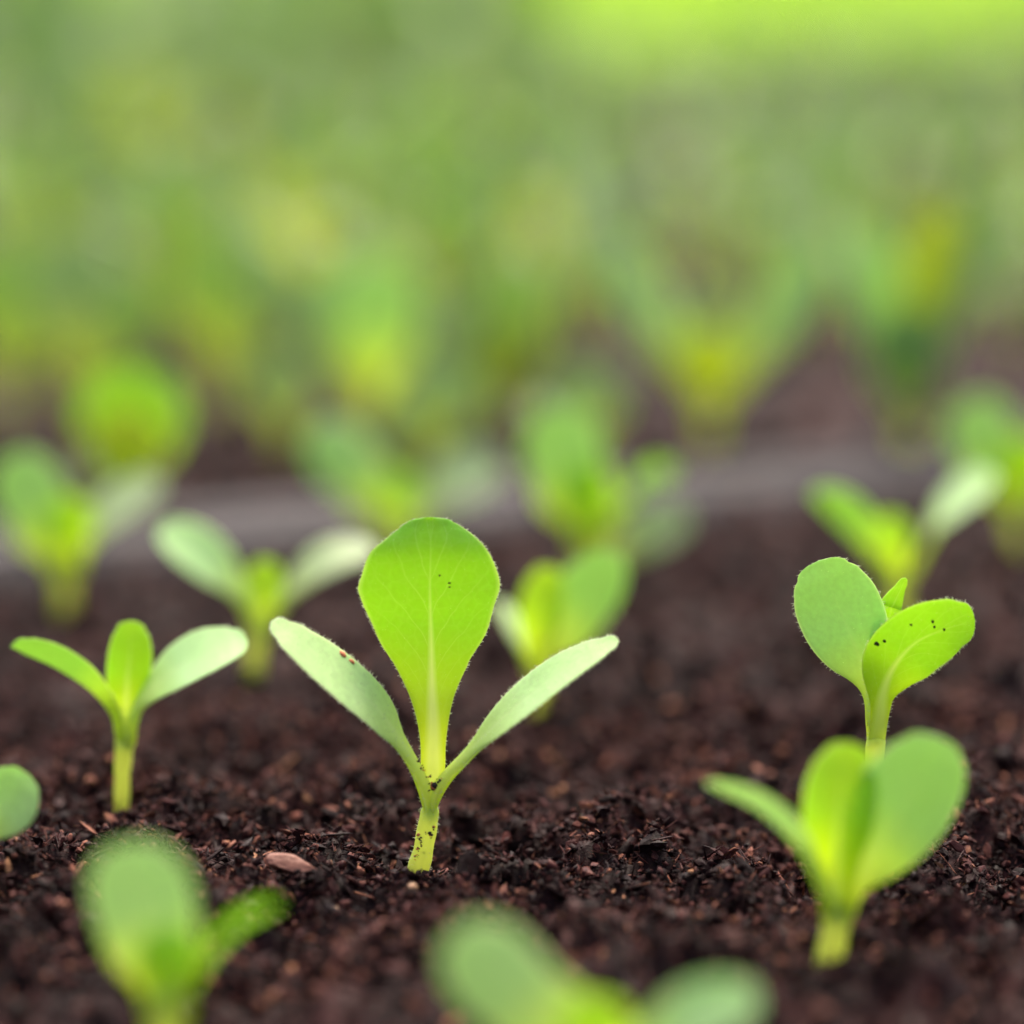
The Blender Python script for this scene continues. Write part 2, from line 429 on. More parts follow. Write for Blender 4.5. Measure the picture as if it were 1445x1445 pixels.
for (u_, v_) in ((592, 1236), (172, 1124), (1168, 1366), (1222, 1200), (358, 962), (765, 1025), (1268, 892), (832, 808)):
    g_ = ground_pt(u_, v_)
    V_, n_, t_ = crumbs(130, g_.y, g_.y, lambda y: 0 * y, .0004, .0013, 1.0, (g_.x, g_.y), .0001); Vs.append(V_); ts.append(t_); ns += n_
Vs = np.concatenate(Vs); ts = np.concatenate(ts)
Fs = (np.arange(ns)[:, None, None] * 12 + ICO_F[None]).reshape(-1, 3)
o = tri_mesh('soil_crumbs', Vs, Fs, M_soil, ts, smooth=np.repeat(RNG.random(ns) < .30, 20))
tag(o, kind='stuff', label='loose dark brown peaty crumbs and fibres covering the soil', category='soil')

# ------------------------------------------------------------------ leaves and stems
def interp_smooth(xs, ys, q):
    xs = np.array(xs, float); ys = np.array(ys, float)
    m = np.gradient(ys, xs, axis=0)
    out = []
    for t in np.atleast_1d(q):
        i = int(np.clip(np.searchsorted(xs, t) - 1, 0, len(xs) - 2))
        h = xs[i + 1] - xs[i]; u = (t - xs[i]) / h
        out.append((2*u**3 - 3*u*u + 1) * ys[i] + (u**3 - 2*u*u + u) * h * m[i] + (-2*u**3 + 3*u*u) * ys[i+1] + (u**3 - u*u) * h * m[i+1])
    return np.array(out)

class MB:
    def __init__(s): s.V = []; s.F = []; s.M = []; s.al = []; s.ac = []; s.ed = []
    def add(s, V, F, mi, al=None, ac=None, ed=None):
        b = len(s.V); s.V += [tuple(v) for v in V]; s.F += [tuple(b + i for i in f) for f in F]
        s.M += ([mi] * len(F) if isinstance(mi, int) else list(mi))
        n = len(V); s.al += list(al) if al is not None else [0.] * n
        s.ac += list(ac) if ac is not None else [99.] * n; s.ed += list(ed) if ed is not None else [0.] * n
    def build(s, name, mats, parent):
        return mesh_obj(name, s.V, s.F, mats, parent, True, s.M, {'along': s.al, 'across': s.ac, 'edge': s.ed})

def hair_cone(mb, p, d, ln, r, mi):
    d = Vector(d).normalized(); a = d.orthogonal().normalized(); b = d.cross(a)
    bend = a * rnd.uniform(-.2, .2) * ln + Zv * rnd.uniform(-.1, .15) * ln
    V = [p + (a * math.cos(t) + b * math.sin(t)) * r for t in (0, 2.094, 4.189)]
    q = p + d * ln * .55
    V += [q + (a * math.cos(t) + b * math.sin(t)) * r * .6 for t in (0, 2.094, 4.189)]
    V += [p + d * ln + bend]
    F = [(0, 1, 4, 3), (1, 2, 5, 4), (2, 0, 3, 5), (3, 4, 6), (4, 5, 6), (5, 3, 6)]
    mb.add(V, F, mi)
def blob(mb, p, r, mi, sc=(1, 1, 1), rot=None):
    q = Matrix.Rotation(rnd.uniform(0, 6.28), 3, 'Z') if rot is None else rot
    V = [p + q @ Vector([v[k] * sc[k] * r * rnd.uniform(.75, 1.25) for k in range(3)]) for v in ICO_V]
    mb.add(V, [tuple(f) for f in ICO_F.tolist()], mi)

def leaf(mb, spine, prof, side, cup=.15, th=(1.5, .45), mi=(0, 1), hint=None, side_tip=None, rows=34, cols=12,
         wavy=.0, hairs=0, hair_mi=2, edge_hairs=0, skew=None, seed=0, groove=0.0, hl=.42, spots=()):
    """spine: points in metres; prof: (t, half width mm) pairs; th: thickness mm at stalk and blade."""
    sp = [Vector(p) for p in spine]
    ds = [0.]
    for a, b in zip(sp[:-1], sp[1:]): ds.append(ds[-1] + (b - a).length)
    ts_ = np.array(ds) / ds[-1]
    tt = 1 - (1 - np.linspace(0, 1, rows)) ** 1.35
    P = interp_smooth(ts_, [tuple(p) for p in sp], tt)
    px = [p[0] for p in prof]; pw = [p[1] for p in prof]
    hw = np.maximum(interp_smooth(px, pw, tt), .02)
    last = px[-2]
    for i, t in enumerate(tt):                       # round the tip off
        if t > last: hw[i] = pw[-2] * math.sqrt(max(0., 1 - ((t - last) / (1 - last)) ** 2)) + .02
    r_ = random.Random(seed); ph = r_.uniform(0, 6)
    side = Vector(side).normalized(); side_tip = Vector(side_tip).normalized() if side_tip else side
    top = []; bot = []; nrm = []; AL = []; AC = []; ED = []
    for i, t in enumerate(tt):
        T = Vector(P[min(i + 1, rows - 1)] - P[max(i - 1, 0)]).normalized()
        s0 = side.lerp(side_tip, t); s0 = (s0 - T * s0.dot(T)).normalized()
        n = T.cross(s0).normalized()
        h = hint if hint is not None else Vector((-T.x, -T.y, .6))
        if n.dot(Vector(h)) < 0: n = -n
        k = min(1, max(0, (t - .12) / .3)); thick = min(1, .12 + t / .09) * (th[0] * (1 - k) + th[1] * k) * (1 if t < .9 else max(.35, (1 - t) / .1))
        w = hw[i]
        for j in range(cols + 1):
            a = math.pi * (j / cols); s = -math.cos(a)
            sk = (skew(t, s) if skew else 0.)
            off = cup * w * s * s + wavy * w * k * (math.sin(t * 11 + ph + (2.2 if s > 0 else 0)) * s * s * .6)
            off += -groove * k * max(0, 1 - abs(s) * 4) * 0.3
            c = Vector(P[i]) + s0 * ((w * s + sk) * MM) + n * (off * MM)
            e = thick * .5 * math.sqrt(max(0, 1 - s * s))
            if abs(s) < .999: e = max(e, .05 * thick)
            rb = .35 * (1 - t) * k * math.exp(-(s * w / .5) ** 2)     # raised midrib underneath
            top.append(c + n * e * MM); bot.append(c - n * (e + rb) * MM); nrm.append((n, s0, T))
            AL.append(t); AC.append(w * s); ED.append(s)
    V = top + bot; m = rows * (cols + 1); F = []; M = []
    for i in range(rows - 1):
        for j in range(cols):
            a = i * (cols + 1) + j; b = a + 1; c = a + cols + 2; d = a + cols + 1
            F.append((a, b, c, d)); M.append(mi[0]); F.append((m + a, m + d, m + c, m + b)); M.append(mi[1])
        for j in (0, cols):
            a = i * (cols + 1) + j; d = a + cols + 1
            F.append((a, d, m + d, m + a) if j == 0 else (d, a, m + a, m + d)); M.append(mi[1])
    e = (rows - 1) * (cols + 1)
    for j in range(cols): F.append((e + j, e + j + 1, m + e + j + 1, m + e + j)); M.append(mi[1])
    for j in range(cols): F.append((j + 1, j, m + j, m + j + 1)); M.append(mi[1])
    mb.add(V, F, M, AL + AL, AC + AC, ED + ED)
    cell = lambda i, j: i * (cols + 1) + j
    for (t_, s_, rad, mi_, sc_) in spots:
        i = int(np.argmin(np.abs(tt - t_))); j = int(round(math.acos(-s_) / math.pi * cols)); q = cell(i, j); n, s0, T = nrm[q]
        A_ = min((top, bot), key=lambda z: (z[q] - n * 0).y)
        blob(mb, A_[q], rad * MM, mi_, sc_, Matrix((s0, T, n)).transposed() if sc_ else None)
    for _ in range(hairs):
        i = r_.randrange(0, rows); j = r_.randrange(0, cols + 1); q = cell(i, j); n, s0, T = nrm[q]
        i2 = min(rows - 1, i + 1); f = r_.random(); j2 = min(cols, j + 1); g = r_.random()
        A_ = top if r_.random() < .6 else bot; sg = 1 if A_ is top else -1
        p = A_[q].lerp(A_[cell(i2, j)], f).lerp(A_[cell(i, j2)].lerp(A_[cell(i2, j2)], f), g)
        hair_cone(mb, p, n * sg + s0 * r_.uniform(-.5, .5) + T * r_.uniform(-.2, .5), hl * MM * r_.uniform(.4, .9), .022 * MM, hair_mi)
    for k_ in range(edge_hairs):
        i = int(min(rows - 2, r_.random() ** .8 * (rows - 1))); sgn = r_.choice((0, cols)); q = cell(i, sgn); n, s0, T = nrm[q]
        f = r_.random(); p = top[q].lerp(top[cell(i + 1, sgn)], f)
        hair_cone(mb, p, s0 * (1 if sgn else -1) + n * r_.uniform(-.5, .6) + T * r_.uniform(-.5, .5), hl * MM * r_.uniform(.5, 1.15), .034 * MM, hair_mi)

def tube(mb, pts, rad, mi=0, segs=14, rows=16, hairs=0, hair_mi=1, seed=0, squash=1.0):
    pts = [Vector(p) for p in pts]; n = len(pts)
    P = interp_smooth(np.linspace(0, 1, n), [tuple(p) for p in pts], np.linspace(0, 1, rows))
    rr = interp_smooth(np.linspace(0, 1, len(rad)), rad, np.linspace(0, 1, rows))
    V = []; F = []; r_ = random.Random(seed); fr = []
    for i in range(rows):
        T = Vector(P[min(i + 1, rows - 1)] - P[max(i - 1, 0)]).normalized()
        a = Vector((1, 0, 0)); a = (a - T * a.dot(T)).normalized(); b = T.cross(a)
        fr.append((a, b, T))
        for j in range(segs):
            t = 2 * math.pi * j / segs
            V.append(Vector(P[i]) + (a * math.cos(t) + b * math.sin(t) * squash) * rr[i] * MM * (1 + .05 * math.sin(i * 1.7 + j)))
    for i in range(rows - 1):
        for j in range(segs):
            k = (j + 1) % segs; F.append((i * segs + j, i * segs + k, (i + 1) * segs + k, (i + 1) * segs + j))
    F.append(tuple(range(segs))[::-1]); F.append(tuple((rows - 1) * segs + j for j in range(segs)))
    mb.add(V, F, mi)
    for _ in range(hairs):
        i = r_.randrange(1, rows); a, b, T = fr[i]; t = r_.uniform(0, 6.283)
        d = a * math.cos(t) + b * math.sin(t) * squash
        p = Vector(P[i]).lerp(Vector(P[i - 1]), r_.random()) + d * rr[i] * MM * .97
        hair_cone(mb, p, d + T * r_.uniform(-.4, .4), MM * r_.uniform(.25, .55), .032 * MM, hair_mi)

COT = lambda w, b=.8: [(0, b), (.12, b * .95), (.25, b * 1.1), (.38, w * .55), (.55, w * .9), (.70, w), (.84, w * .88), (.93, w * .62), (1, .02)]
OVAL = lambda w, b=1.2: [(0, b), (.12, b * 1.1), (.3, w * .62), (.5, w * .93), (.65, w), (.8, w * .93), (.92, w * .66), (1, .02)]

class Plant:
    """A seedling whose base stands at picture position (u, v); leaf spines are given by picture position plus a depth offset in mm."""
    def __init__(s, u, v, label, group, zoff=0.0):
        g = ground_pt(u, v, 0.0)
        z = float(H(g.x, g.y)); g = ground_pt(u, v, z + zoff)
        s.y = g.y; s.g = g; s.root = empty('seedling', g, label, 'seedling', group); s.k = 0
    def P(s, u, v, dy=0.0):
        return plane_pt(u, v, s.y + dy * MM) - s.g
    def stem(s, pts, rad, hairs=0, extra=None, squash=1.0):
        mb = MB(); q = [s.P(*p) for p in pts]
        q = [q[0] - (q[1] - q[0]).normalized() * .004] + q
        tube(mb, q, [rad[0]] + list(rad), hairs=hairs, seed=int(s.g.x * 1e5), squash=squash)
        if extra: extra(mb, s)
        return mb.build('stem', [M_stem, M_hair, M_dirt, M_rust], s.root)
    def leaf(s, name, pts, prof, side, mats=None, extra=None, label=None, **kw):
        s.k += 1
        mb = MB(); leaf(mb, [s.P(*p) for p in pts], prof, side, seed=s.k + int(abs(s.g.x) * 1e5), **kw)
        if extra: extra(mb, s)
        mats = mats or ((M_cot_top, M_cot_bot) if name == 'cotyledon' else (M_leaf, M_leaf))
        o = mb.build(name, [mats[0], mats[1], M_hair, M_spot, M_rust], s.root)
        if label: o['label'] = label
        return o

GN = 'lettuce seedlings growing in the near tray'
# --- the sharp seedling in the middle
A = Plant(592, 1236, 'sharp centre seedling, broad upright leaf between two narrow pale seed leaves', GN)
def z2(x, y, dy=0.0): return (360 + x / 2.58, 700 + y / 2.58, dy)
def dirt_main(mb, s):
    for (x, y, r) in ((648, 1052, .55), (640, 1040, .42), (655, 1062, .35), (628, 1022, .30), (615, 1000, .26), (606, 985, .24), (598, 968, .22),
                      (664, 1044, .25), (676, 1036, .2), (640, 1232, .30), (650, 1208, .2), (596, 1240, .3),
                      (600, 1262, .26), (594, 1285, .22), (612, 1300, .2), (586, 1310, .25), (606, 1272, .14), (622, 1228, .16), (598, 1318, .15)):
        u, v, _ = z2(x, y); p = s.P(u, v, -1.15 if y > 1100 else -.95)
        
        for k in range(5):
            pp = p + Vector((rnd.gauss(0, .55), 0, rnd.gauss(0, .8))) * (r * MM) * 1.2
            if y > 1100: pp.x = max(min(pp.x, p.x + .5 * r * MM), p.x - .5 * r * MM)
            blob(mb, pp, r * MM * rnd.uniform(.25, .65), 2 if rnd.random() < .7 else 3, (rnd.uniform(.5, 1.8), .5, rnd.uniform(.3, 1.5)), Matrix.Rotation(rnd.uniform(-1.2, 1.2), 3, 'Y'))
A.stem([z2(590, 1372), z2(612, 1290), z2(628, 1200), z2(638, 1140), z2(640, 1110)], [1.28, 1.25, 1.15, 1.15, .9, .3], hairs=260, extra=dirt_main)
bumpy = lambda t, s: (.10 * math.sin(t * 34 + (1.5 if s > 0 else 0)) * abs(s) ** 3 if .45 < t < .97 else 0) + (-.15 * max(0, (t - .5)) * 1.5) + (.10 * abs(s) ** 2 * (1 if s > 0 else 0) * math.exp(-((t - .84) / .05) ** 2)) - (.22 * abs(s) ** 4 * (1 if s < 0 else 0) * math.exp(-((t - .73) / .025) ** 2))
def spots_main(mb, s):
    for (x, y, r) in ((679, 280, .13), (706, 308, .17), (712, 314, .15)):
        blob(mb, s.P(*z2(x, y, 2.0)), r * MM, 3, (1, 3.0, .7))
A.leaf('leaf', [z2(648, 1068, .4), z2(648, 980, .6), z2(648, 850, 1.6), z2(644, 700, 3.2), z2(641, 500, 4.0), z2(638, 340, 3.4), z2(642, 180, 3.2), z2(640, 76, 4.4)],
       [(0, 1.25), (.05, 1.38), (.2, 1.60), (.35, 2.75), (.435, 4.05), (.56, 6.42), (.664, 7.72), (.726, 8.12), (.82, 7.55), (.87, 6.75), (.92, 5.45), (.96, 3.95), (.982, 2.7), (1, .02)],
       (1, .04, 0), cup=-.16, th=(1.3, .42), rows=64, cols=22, wavy=.03, hairs=500, edge_hairs=330, hint=(0, -1, .2), skew=bumpy, spots=[(.79, .16, .16, 3, (1, .7, .4)), (.757, .27, .18, 3, (1.3, .7, .4)), (.75, .31, .15, 3, (1, .7, .4))], groove=.5, hl=.34)
def rust(mb, s):
    blob(mb, s.P(*z2(272, 545, -1.2)), .42 * MM, 4, (1.5, .8, .8)); blob(mb, s.P(*z2(292, 556, -1.2)), .36 * MM, 4, (1.2, .8, .8))
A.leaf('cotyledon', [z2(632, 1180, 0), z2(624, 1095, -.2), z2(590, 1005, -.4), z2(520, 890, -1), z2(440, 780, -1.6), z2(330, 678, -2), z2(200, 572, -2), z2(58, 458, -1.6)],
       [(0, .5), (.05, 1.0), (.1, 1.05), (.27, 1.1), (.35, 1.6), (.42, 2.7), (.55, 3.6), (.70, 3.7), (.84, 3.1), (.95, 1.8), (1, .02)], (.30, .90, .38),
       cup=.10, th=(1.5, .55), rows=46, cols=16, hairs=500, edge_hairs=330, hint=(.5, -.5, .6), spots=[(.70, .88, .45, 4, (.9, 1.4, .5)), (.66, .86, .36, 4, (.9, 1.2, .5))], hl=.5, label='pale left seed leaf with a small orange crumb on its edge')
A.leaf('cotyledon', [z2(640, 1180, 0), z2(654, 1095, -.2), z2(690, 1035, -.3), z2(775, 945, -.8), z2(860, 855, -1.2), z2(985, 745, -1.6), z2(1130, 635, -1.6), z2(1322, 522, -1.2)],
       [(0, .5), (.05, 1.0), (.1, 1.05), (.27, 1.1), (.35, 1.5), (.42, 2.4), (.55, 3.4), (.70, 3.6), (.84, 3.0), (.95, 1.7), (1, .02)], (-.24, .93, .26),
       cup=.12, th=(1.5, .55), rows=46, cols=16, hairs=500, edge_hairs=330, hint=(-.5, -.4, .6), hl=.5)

# --- left, just behind the focus
B = Plant(172, 1124, 'small seedling with three short leaves spread wide, left of the centre seedling', GN)
B.stem([(172, 1124), (173, 1085), (176, 1050), (178, 1035)], [.95, .98, 1.15, .5], hairs=60)
B.leaf('leaf', [(177, 1052, 0), (178, 1010, 0), (180, 960, .6), (184, 915, 1.2), (184, 876, 2.0)], OVAL(2.75, 1.25), (1, 0, 0), hairs=60, edge_hairs=40, mats=(M_leaf_y, M_leaf), hint=(0, -1, .2), cup=-.15)
B.leaf('cotyledon', [(174, 1054, 0), (162, 1005, -.5), (135, 975, -1), (85, 942, -1.5), (16, 912, -1.5)], COT(4.2, 1.2), (-.12, .95, -.42), cup=.42, hairs=60, edge_hairs=60)
B.leaf('cotyledon', [(180, 1054, 0), (194, 1000, -.4), (225, 965, -.8), (280, 928, -1), (349, 905, -.8)], COT(4.4, 1.2), (-.30, .90, .42), hairs=60, edge_hairs=60, cup=.12, hint=(-.4, -.5, .6))

# --- left edge, mostly outside the frame
C = Plant(-62, 1262, 'seedling cut by the left frame edge, only one pale rounded leaf tip showing', GN)
C.stem([(-62, 1262), (-58, 1225), (-52, 1195)], [1.3, 1.2, 1.4])
C.leaf('cotyledon', [(-52, 1205, 0), (-35, 1185, 0), (-5, 1155, 0), (20, 1122, 0), (42, 1094, 0)], COT(3.9, 1.0), (-.6, .4, .6), hint=(-.2, -1, .5))
C.leaf('cotyledon', [(-54, 1205, 0), (-90, 1170, 0), (-140, 1135, 0), (-200, 1110, 0)], COT(4.4, 1.0), (.3, .9, .3))

# --- behind, left
D = Plant(358, 962, 'blurred seedling spreading a long pale leaf leftwards, behind the small left seedling', GN)
D.stem([(358, 962), (360, 925), (366, 885)], [1.3, 1.2, 1.5])
D.leaf('leaf', [(368, 900, 0), (370, 860, 0), (372, 825, .8), (378, 790, 2)], OVAL(2.6, 1.3), (1, .2, 0), mats=(M_leaf_y, M_leaf_y))
D.leaf('cotyledon', [(360, 895, 0), (352, 862, -.6), (325, 820, -1), (280, 780, -1.5), (226, 745, -1)], COT(4.0, 1.2), (.36, .75, .55), hint=(.3, -.6, .6))
D.leaf('cotyledon', [(372, 895, 0), (386, 868, .6), (420, 825, 1.5), (465, 790, 3), (530, 772, 5)], COT(3.8, 1.1), (-.3, .85, .38), hint=(-.3, -.6, .6), mats=(M_leaf_far, M_leaf_far))

# --- behind, right of the centre leaf
E = Plant(765, 1025, 'blurred seedling with a yellow and a big pale round leaf, right behind the centre seedling', GN)
E.stem([(765, 1025), (762, 985), (762, 950)], [1.2, 1.2, 1.4])
E.leaf('leaf', [(762, 960, -1), (760, 915, -1), (764, 860, -1), (778, 800, 0)], OVAL(3.2, 1.4), (.9, -.4, 0), mats=(M_leaf_y, M_leaf_y), hint=(0, -1, 0))
E.leaf('cotyledon', [(764, 955, .5), (778, 915, 1.5), (805, 880, 2.5), (838, 830, 3.0), (868, 780, 3)], [(0, 1.2), (.15, 1.4), (.3, 3.8), (.5, 5.2), (.7, 5.7), (.85, 4.8), (.94, 3.2), (1, .02)], (.8, .3, .5), cup=-.1, hint=(-.2, -1, .3))
E.leaf('cotyledon', [(758, 960, 0), (742, 925, 0), (722, 885, 0), (700, 850, 0)], COT(3.2, 1.0), (.3, .9, -.1))

# --- right, tall one behind, in near focus
F2 = Plant(1222, 1200, 'tall right seedling behind another, upper leaf dotted with black specks', GN)
def z3(x, y, dy=0.0): return (960 + x / 2.2577, 760 + y / 2.2577, dy)
F2.stem([(1222, 1200), (1230, 1120), z3(622, 660), z3(626, 620)], [1.2, 1.2, 1.2, 1.1, .5], hairs=60)
F2.leaf('leaf', [z3(622, 600, 0), z3(640, 470, 1), z3(650, 330, 2), z3(668, 230, 2.5), z3(718, 125, 3)], [(0, 1.2), (.3, 1.7), (.6, 2.0), (.8, 1.5), (.93, .7), (1, .02)], (.9, .3, .2), mats=(M_leaf_y, M_leaf))
F2.leaf('cotyledon', [z3(622, 650, 0), z3(616, 590, 0), z3(602, 470, .6), z3(590, 420, 1), z3(560, 350, 1.6), z3(510, 230, 2.2), z3(440, 70, 2.5)],
        [(0, 1.0), (.1, .95), (.28, 1.2), (.40, 3.0), (.55, 4.7), (.70, 5.2), (.85, 4.6), (.94, 3.2), (1, .02)], (.80, -.2, .45), cup=.06, hint=(.1, -1, .4), rows=40, cols=14, edge_hairs=80, hairs=100)
F2.leaf('cotyledon', [z3(624, 660, 0), z3(634, 560, -1), z3(645, 480, -1.8), z3(680, 400, -2.5), z3(750, 325, -3.0), z3(840, 285, -3.0), z3(938, 260, -2.0)],
        [(0, 1.0), (.146, 1.1), (.295, 1.6), (.40, 3.1), (.48, 4.1), (.64, 4.6), (.82, 4.0), (.92, 2.7), (1, .02)], (.50, .25, -.72), cup=-.06, hint=(.2, .9, .3), rows=44, cols=18, edge_hairs=200, hairs=160,
        spots=[(.55, -.74, .36, 3, (1.2, .8, .4)), (.57, -.66, .26, 3, (1, .8, .4)), (.70, -.45, .2, 3, (1, .8, .4)), (.77, -.35, .26, 3, (1, .8, .4)), (.79, -.25, .2, 3, (1, .8, .4)), (.83, .0, .22, 3, (1, .8, .4))],
        label='green rounded seed leaf speckled with black dots', mats=(M_leaf, M_leaf), th=(1.5, .6))

# --- right front
F1 = Plant(1168, 1366, 'front right seedling with a glowing yellow leaf beside a wide mint green leaf', GN)
F1.stem([(1168, 1366), (1178, 1315), (1184, 1270)], [1.6, 1.5, 1.7], hairs=20)
F1.leaf('leaf', [(1182, 1300, -1), (1180, 1240, -1), (1182, 1170, -1), (1188, 1110, 0), (1200, 1048, 1.5)], OVAL(4.0, 1.7), (1, -.1, 0), mats=(M_leaf_y, M_leaf_y), cup=-.2, hint=(0, -1, 0))
F1.leaf('cotyledon', [(1186, 1300, 0), (1205, 1235, 1), (1240, 1185, 2), (1280, 1130, 3), (1325, 1040, 3.5)], [(0, 1.4), (.15, 1.9), (.3, 4.2), (.5, 6.2), (.7, 6.9), (.85, 6.0), (.94, 4.0), (1, .02)], (.75, .3, .5), cup=-.05, hint=(-.2, -1, .4), edge_hairs=80)
F1.leaf('cotyledon', [(1178, 1300, 0), (1155, 1240, -.6), (1125, 1190, -1), (1070, 1140, -1.5), (996, 1106, -1.5)], COT(4.4, 1.5), (-.1, .95, -.28), cup=.3, mats=(M_cot_top, M_cot_top))

# --- further back in the near tray
G = Plant(1268, 892, 'blurred seedling with two leaves opened in a wide V behind the tall right seedling', GN)
G.stem([(1268, 892), (1268, 850), (1266, 815)], [1.3, 1.3, 1.6])
G.leaf('leaf', [(1264, 830, 0), (1258, 795, 0), (1256, 760, 0), (1258, 725, 1)], OVAL(2.8, 1.4), (.9, -.3, 0), mats=(M_leaf_y, M_leaf_y))
G.leaf('cotyledon', [(1262, 825, 0), (1245, 795, -1), (1215, 760, -1.6), (1180, 725, -2), (1146, 695, -2)], COT(4.8, 1.4), (-.3, .85, -.42), cup=.4)
G.leaf('cotyledon', [(1272, 825, 0), (1292, 790, 0), (1320, 745, 0), (1358, 705, 0), (1404, 668, 0)], COT(5.6, 1.3), (.45, .60, .60), hint=(-.3, -.7, .5))
Hh = Plant(832, 808, 'bright blurred seedling with tall pale leaf and dark green side leaf, close before the rim', GN)
Hh.stem([(832, 808), (830, 775), (830, 750)], [1.5, 1.5, 1.9])
Hh.leaf('leaf', [(830, 785, -1), (828, 745, -1), (830, 700, -1), (838, 655, 0)], OVAL(4.2, 2.2), (1, -.1, 0), mats=(M_leaf_y, M_leaf_y))
Hh.leaf('cotyledon', [(826, 770, 0), (818, 735, 1), (806, 690, 1.5), (795, 640, 2), (790, 575, 2)], [(0, 1.6), (.15, 2.2), (.3, 5.2), (.5, 5.8), (.7, 6.3), (.85, 5.5), (.94, 3.8), (1, .02)], (.9, -.2, .2), hint=(0, -1, .3), cup=-.1)
Hh.leaf('cotyledon', [(838, 765, 0), (858, 735, 0), (885, 705, 0), (915, 675, 0), (955, 665, 0)], COT(5.6, 1.5), (-.2, .8, -.5), cup=.2)
Hh.leaf('leaf', [(845, 790, 4), (880, 770, 8), (920, 745, 10), (970, 725, 12)], OVAL(3.8, 1.2), (.2, .5, .8), mats=(M_leaf_far, M_leaf_far))
I_ = Plant(92, 858, 'blurred pale green seedling by the left frame edge before the rim', GN)
I_.stem([(92, 858), (92, 820), (92, 790)], [1.4, 1.4, 1.9])
I_.leaf('leaf', [(94, 815, -1), (96, 780, -1), (98, 745, -1), (100, 700, 0)], OVAL(3.6, 2.0), (1, .1, 0), mats=(M_leaf_y, M_leaf_y))
I_.leaf('cotyledon', [(88, 815, 0), (78, 780, 0), (62, 740, 0), (42, 695, 0), (18, 640, 0)], [(0, 1.6), (.15, 2.2), (.3, 4.5), (.5, 4.8), (.7, 5.2), (.85, 4.6), (.94, 3.1), (1, .02)], (.75, .2, .4), hint=(.2, -1, .4), cup=-.1)
I_.leaf('cotyledon', [(98, 815, 0), (115, 775, 2), (145, 735, 4), (180, 705, 6), (228, 680, 7)], COT(4.0, 1.3), (-.3, .8, .5), hint=(-.3, -.6, .6), mats=(M_leaf_far, M_leaf_far))
K_ = Plant(560, 800, 'blurred pale seedling in front of the rim, above and left of the centre leaf', GN)
K_.stem([(560, 800), (560, 765), (562, 735)], [1.4, 1.4, 1.8])
K_.leaf('leaf', [(562, 755, -1), (564, 725, -1), (566, 695, -1), (570, 665, 0)], OVAL(2.8, 1.8), (1, .1, 0))
K_.leaf('cotyledon', [(556, 755, 0), (545, 725, 0), (525, 690, 0), (490, 650, 0), (440, 605, 0)], [(0, 1.5), (.15, 2.0), (.3, 4.4), (.5, 4.8), (.7, 5.2), (.85, 4.6), (.94, 3.1), (1, .02)], (.65, .3, .6), hint=(.2, -1, .4), cup=-.1)
K_.leaf('cotyledon', [(570, 755, 0), (592, 728, 2), (622, 695, 4), (660, 668, 6), (705, 650, 7)], COT(5.2, 1.3), (-.35, .6, .65), hint=(-.3, -.7, .6), mats=(M_leaf_far, M_leaf_far))
L_ = Plant(1438, 770, 'blurred seedling cut by the right frame edge, pale leaf raised towards the rim', GN)
L_.stem([(1438, 770), (1436, 735), (1434, 705)], [1.4, 1.4, 1.9])
L_.leaf('leaf', [(1436, 730, -1), (1438, 695, -1), (1440, 660, -1), (1444, 615, 0)], OVAL(4.4, 2.0), (1, .1, 0), mats=(M_leaf_y, M_leaf_y))
L_.leaf('cotyledon', [(1430, 725, 0), (1420, 695, 0), (1405, 655, 0), (1388, 615, 0), (1372, 560, 0)], [(0, 1.5), (.15, 2.0), (.3, 4.6), (.5, 5.2), (.7, 5.6), (.85, 4.9), (.94, 3.3), (1, .02)], (.85, .2, .3), hint=(.1, -1, .4), cup=-.1)
L_.leaf('cotyledon', [(1442, 725, 0), (1462, 695, 0), (1490, 660, 0), (1530, 640, 0)], COT(5.2, 1.3), (-.3, .6, .6))

# --- foreground, very soft
M_ = Plant(238, 1530, 'soft foreground seedling at bottom left with fuzzy pale leaf standing up', GN)
M_.stem([(238, 1530), (236, 1470), (234, 1400)], [1.6, 1.7, 2.2])
M_.leaf('leaf', [(236, 1440, -1), (236, 1390, -1), (238, 1350, -1), (244, 1310, 0)], OVAL(3.0, 2.2), (1, 0, 0), mats=(M_leaf_y, M_leaf_y))
M_.leaf('cotyledon', [(230, 1430, 0), (222, 1370, 0), (210, 1320, 0), (198, 1265, 0), (180, 1190, 0)], [(0, 1.8), (.12, 2.2), (.3, 4.2), (.5, 4.9), (.7, 5.1), (.85, 4.5), (.94, 3.1), (1, .02)], (.9, -.1, .3), hint=(.1, -1, .4), cup=-.1, mats=(M_cot_top, M_cot_top))
M_.leaf('cotyledon', [(246, 1420, 0), (275, 1375, 0), (305, 1335, 0), (345, 1300, 0), (392, 1275, 0)], COT(4.6, 1.4), (-.1, .9, -.45), cup=.1, mats=(M_cot_bot, M_leaf), label='dark green side leaf')
N_ = Plant(835, 1640, 'very soft foreground seedling rising from the bottom frame edge right of centre', GN)
N_.stem([(835, 1640), (835, 1570), (835, 1500)], [1.7, 1.8, 2.2])
N_.leaf('leaf', [(836, 1530, -1), (838, 1490, -1), (842, 1450, -1), (850, 1405, 0)], OVAL(3.2, 2.0), (1, 0, 0), mats=(M_leaf_y, M_leaf_y))
N_.leaf('cotyledon', [(828, 1530, 0), (800, 1475, 0), (755, 1430, 0), (705, 1380, 0), (640, 1315, 0)], [(0, 1.6), (.15, 2.0), (.3, 4.4), (.5, 4.2), (.7, 4.4), (.85, 3.9), (.94, 2.6), (1, .02)], (.7, .2, .55), hint=(.1, -1, .4), cup=-.1, mats=(M_cot_top, M_cot_top))
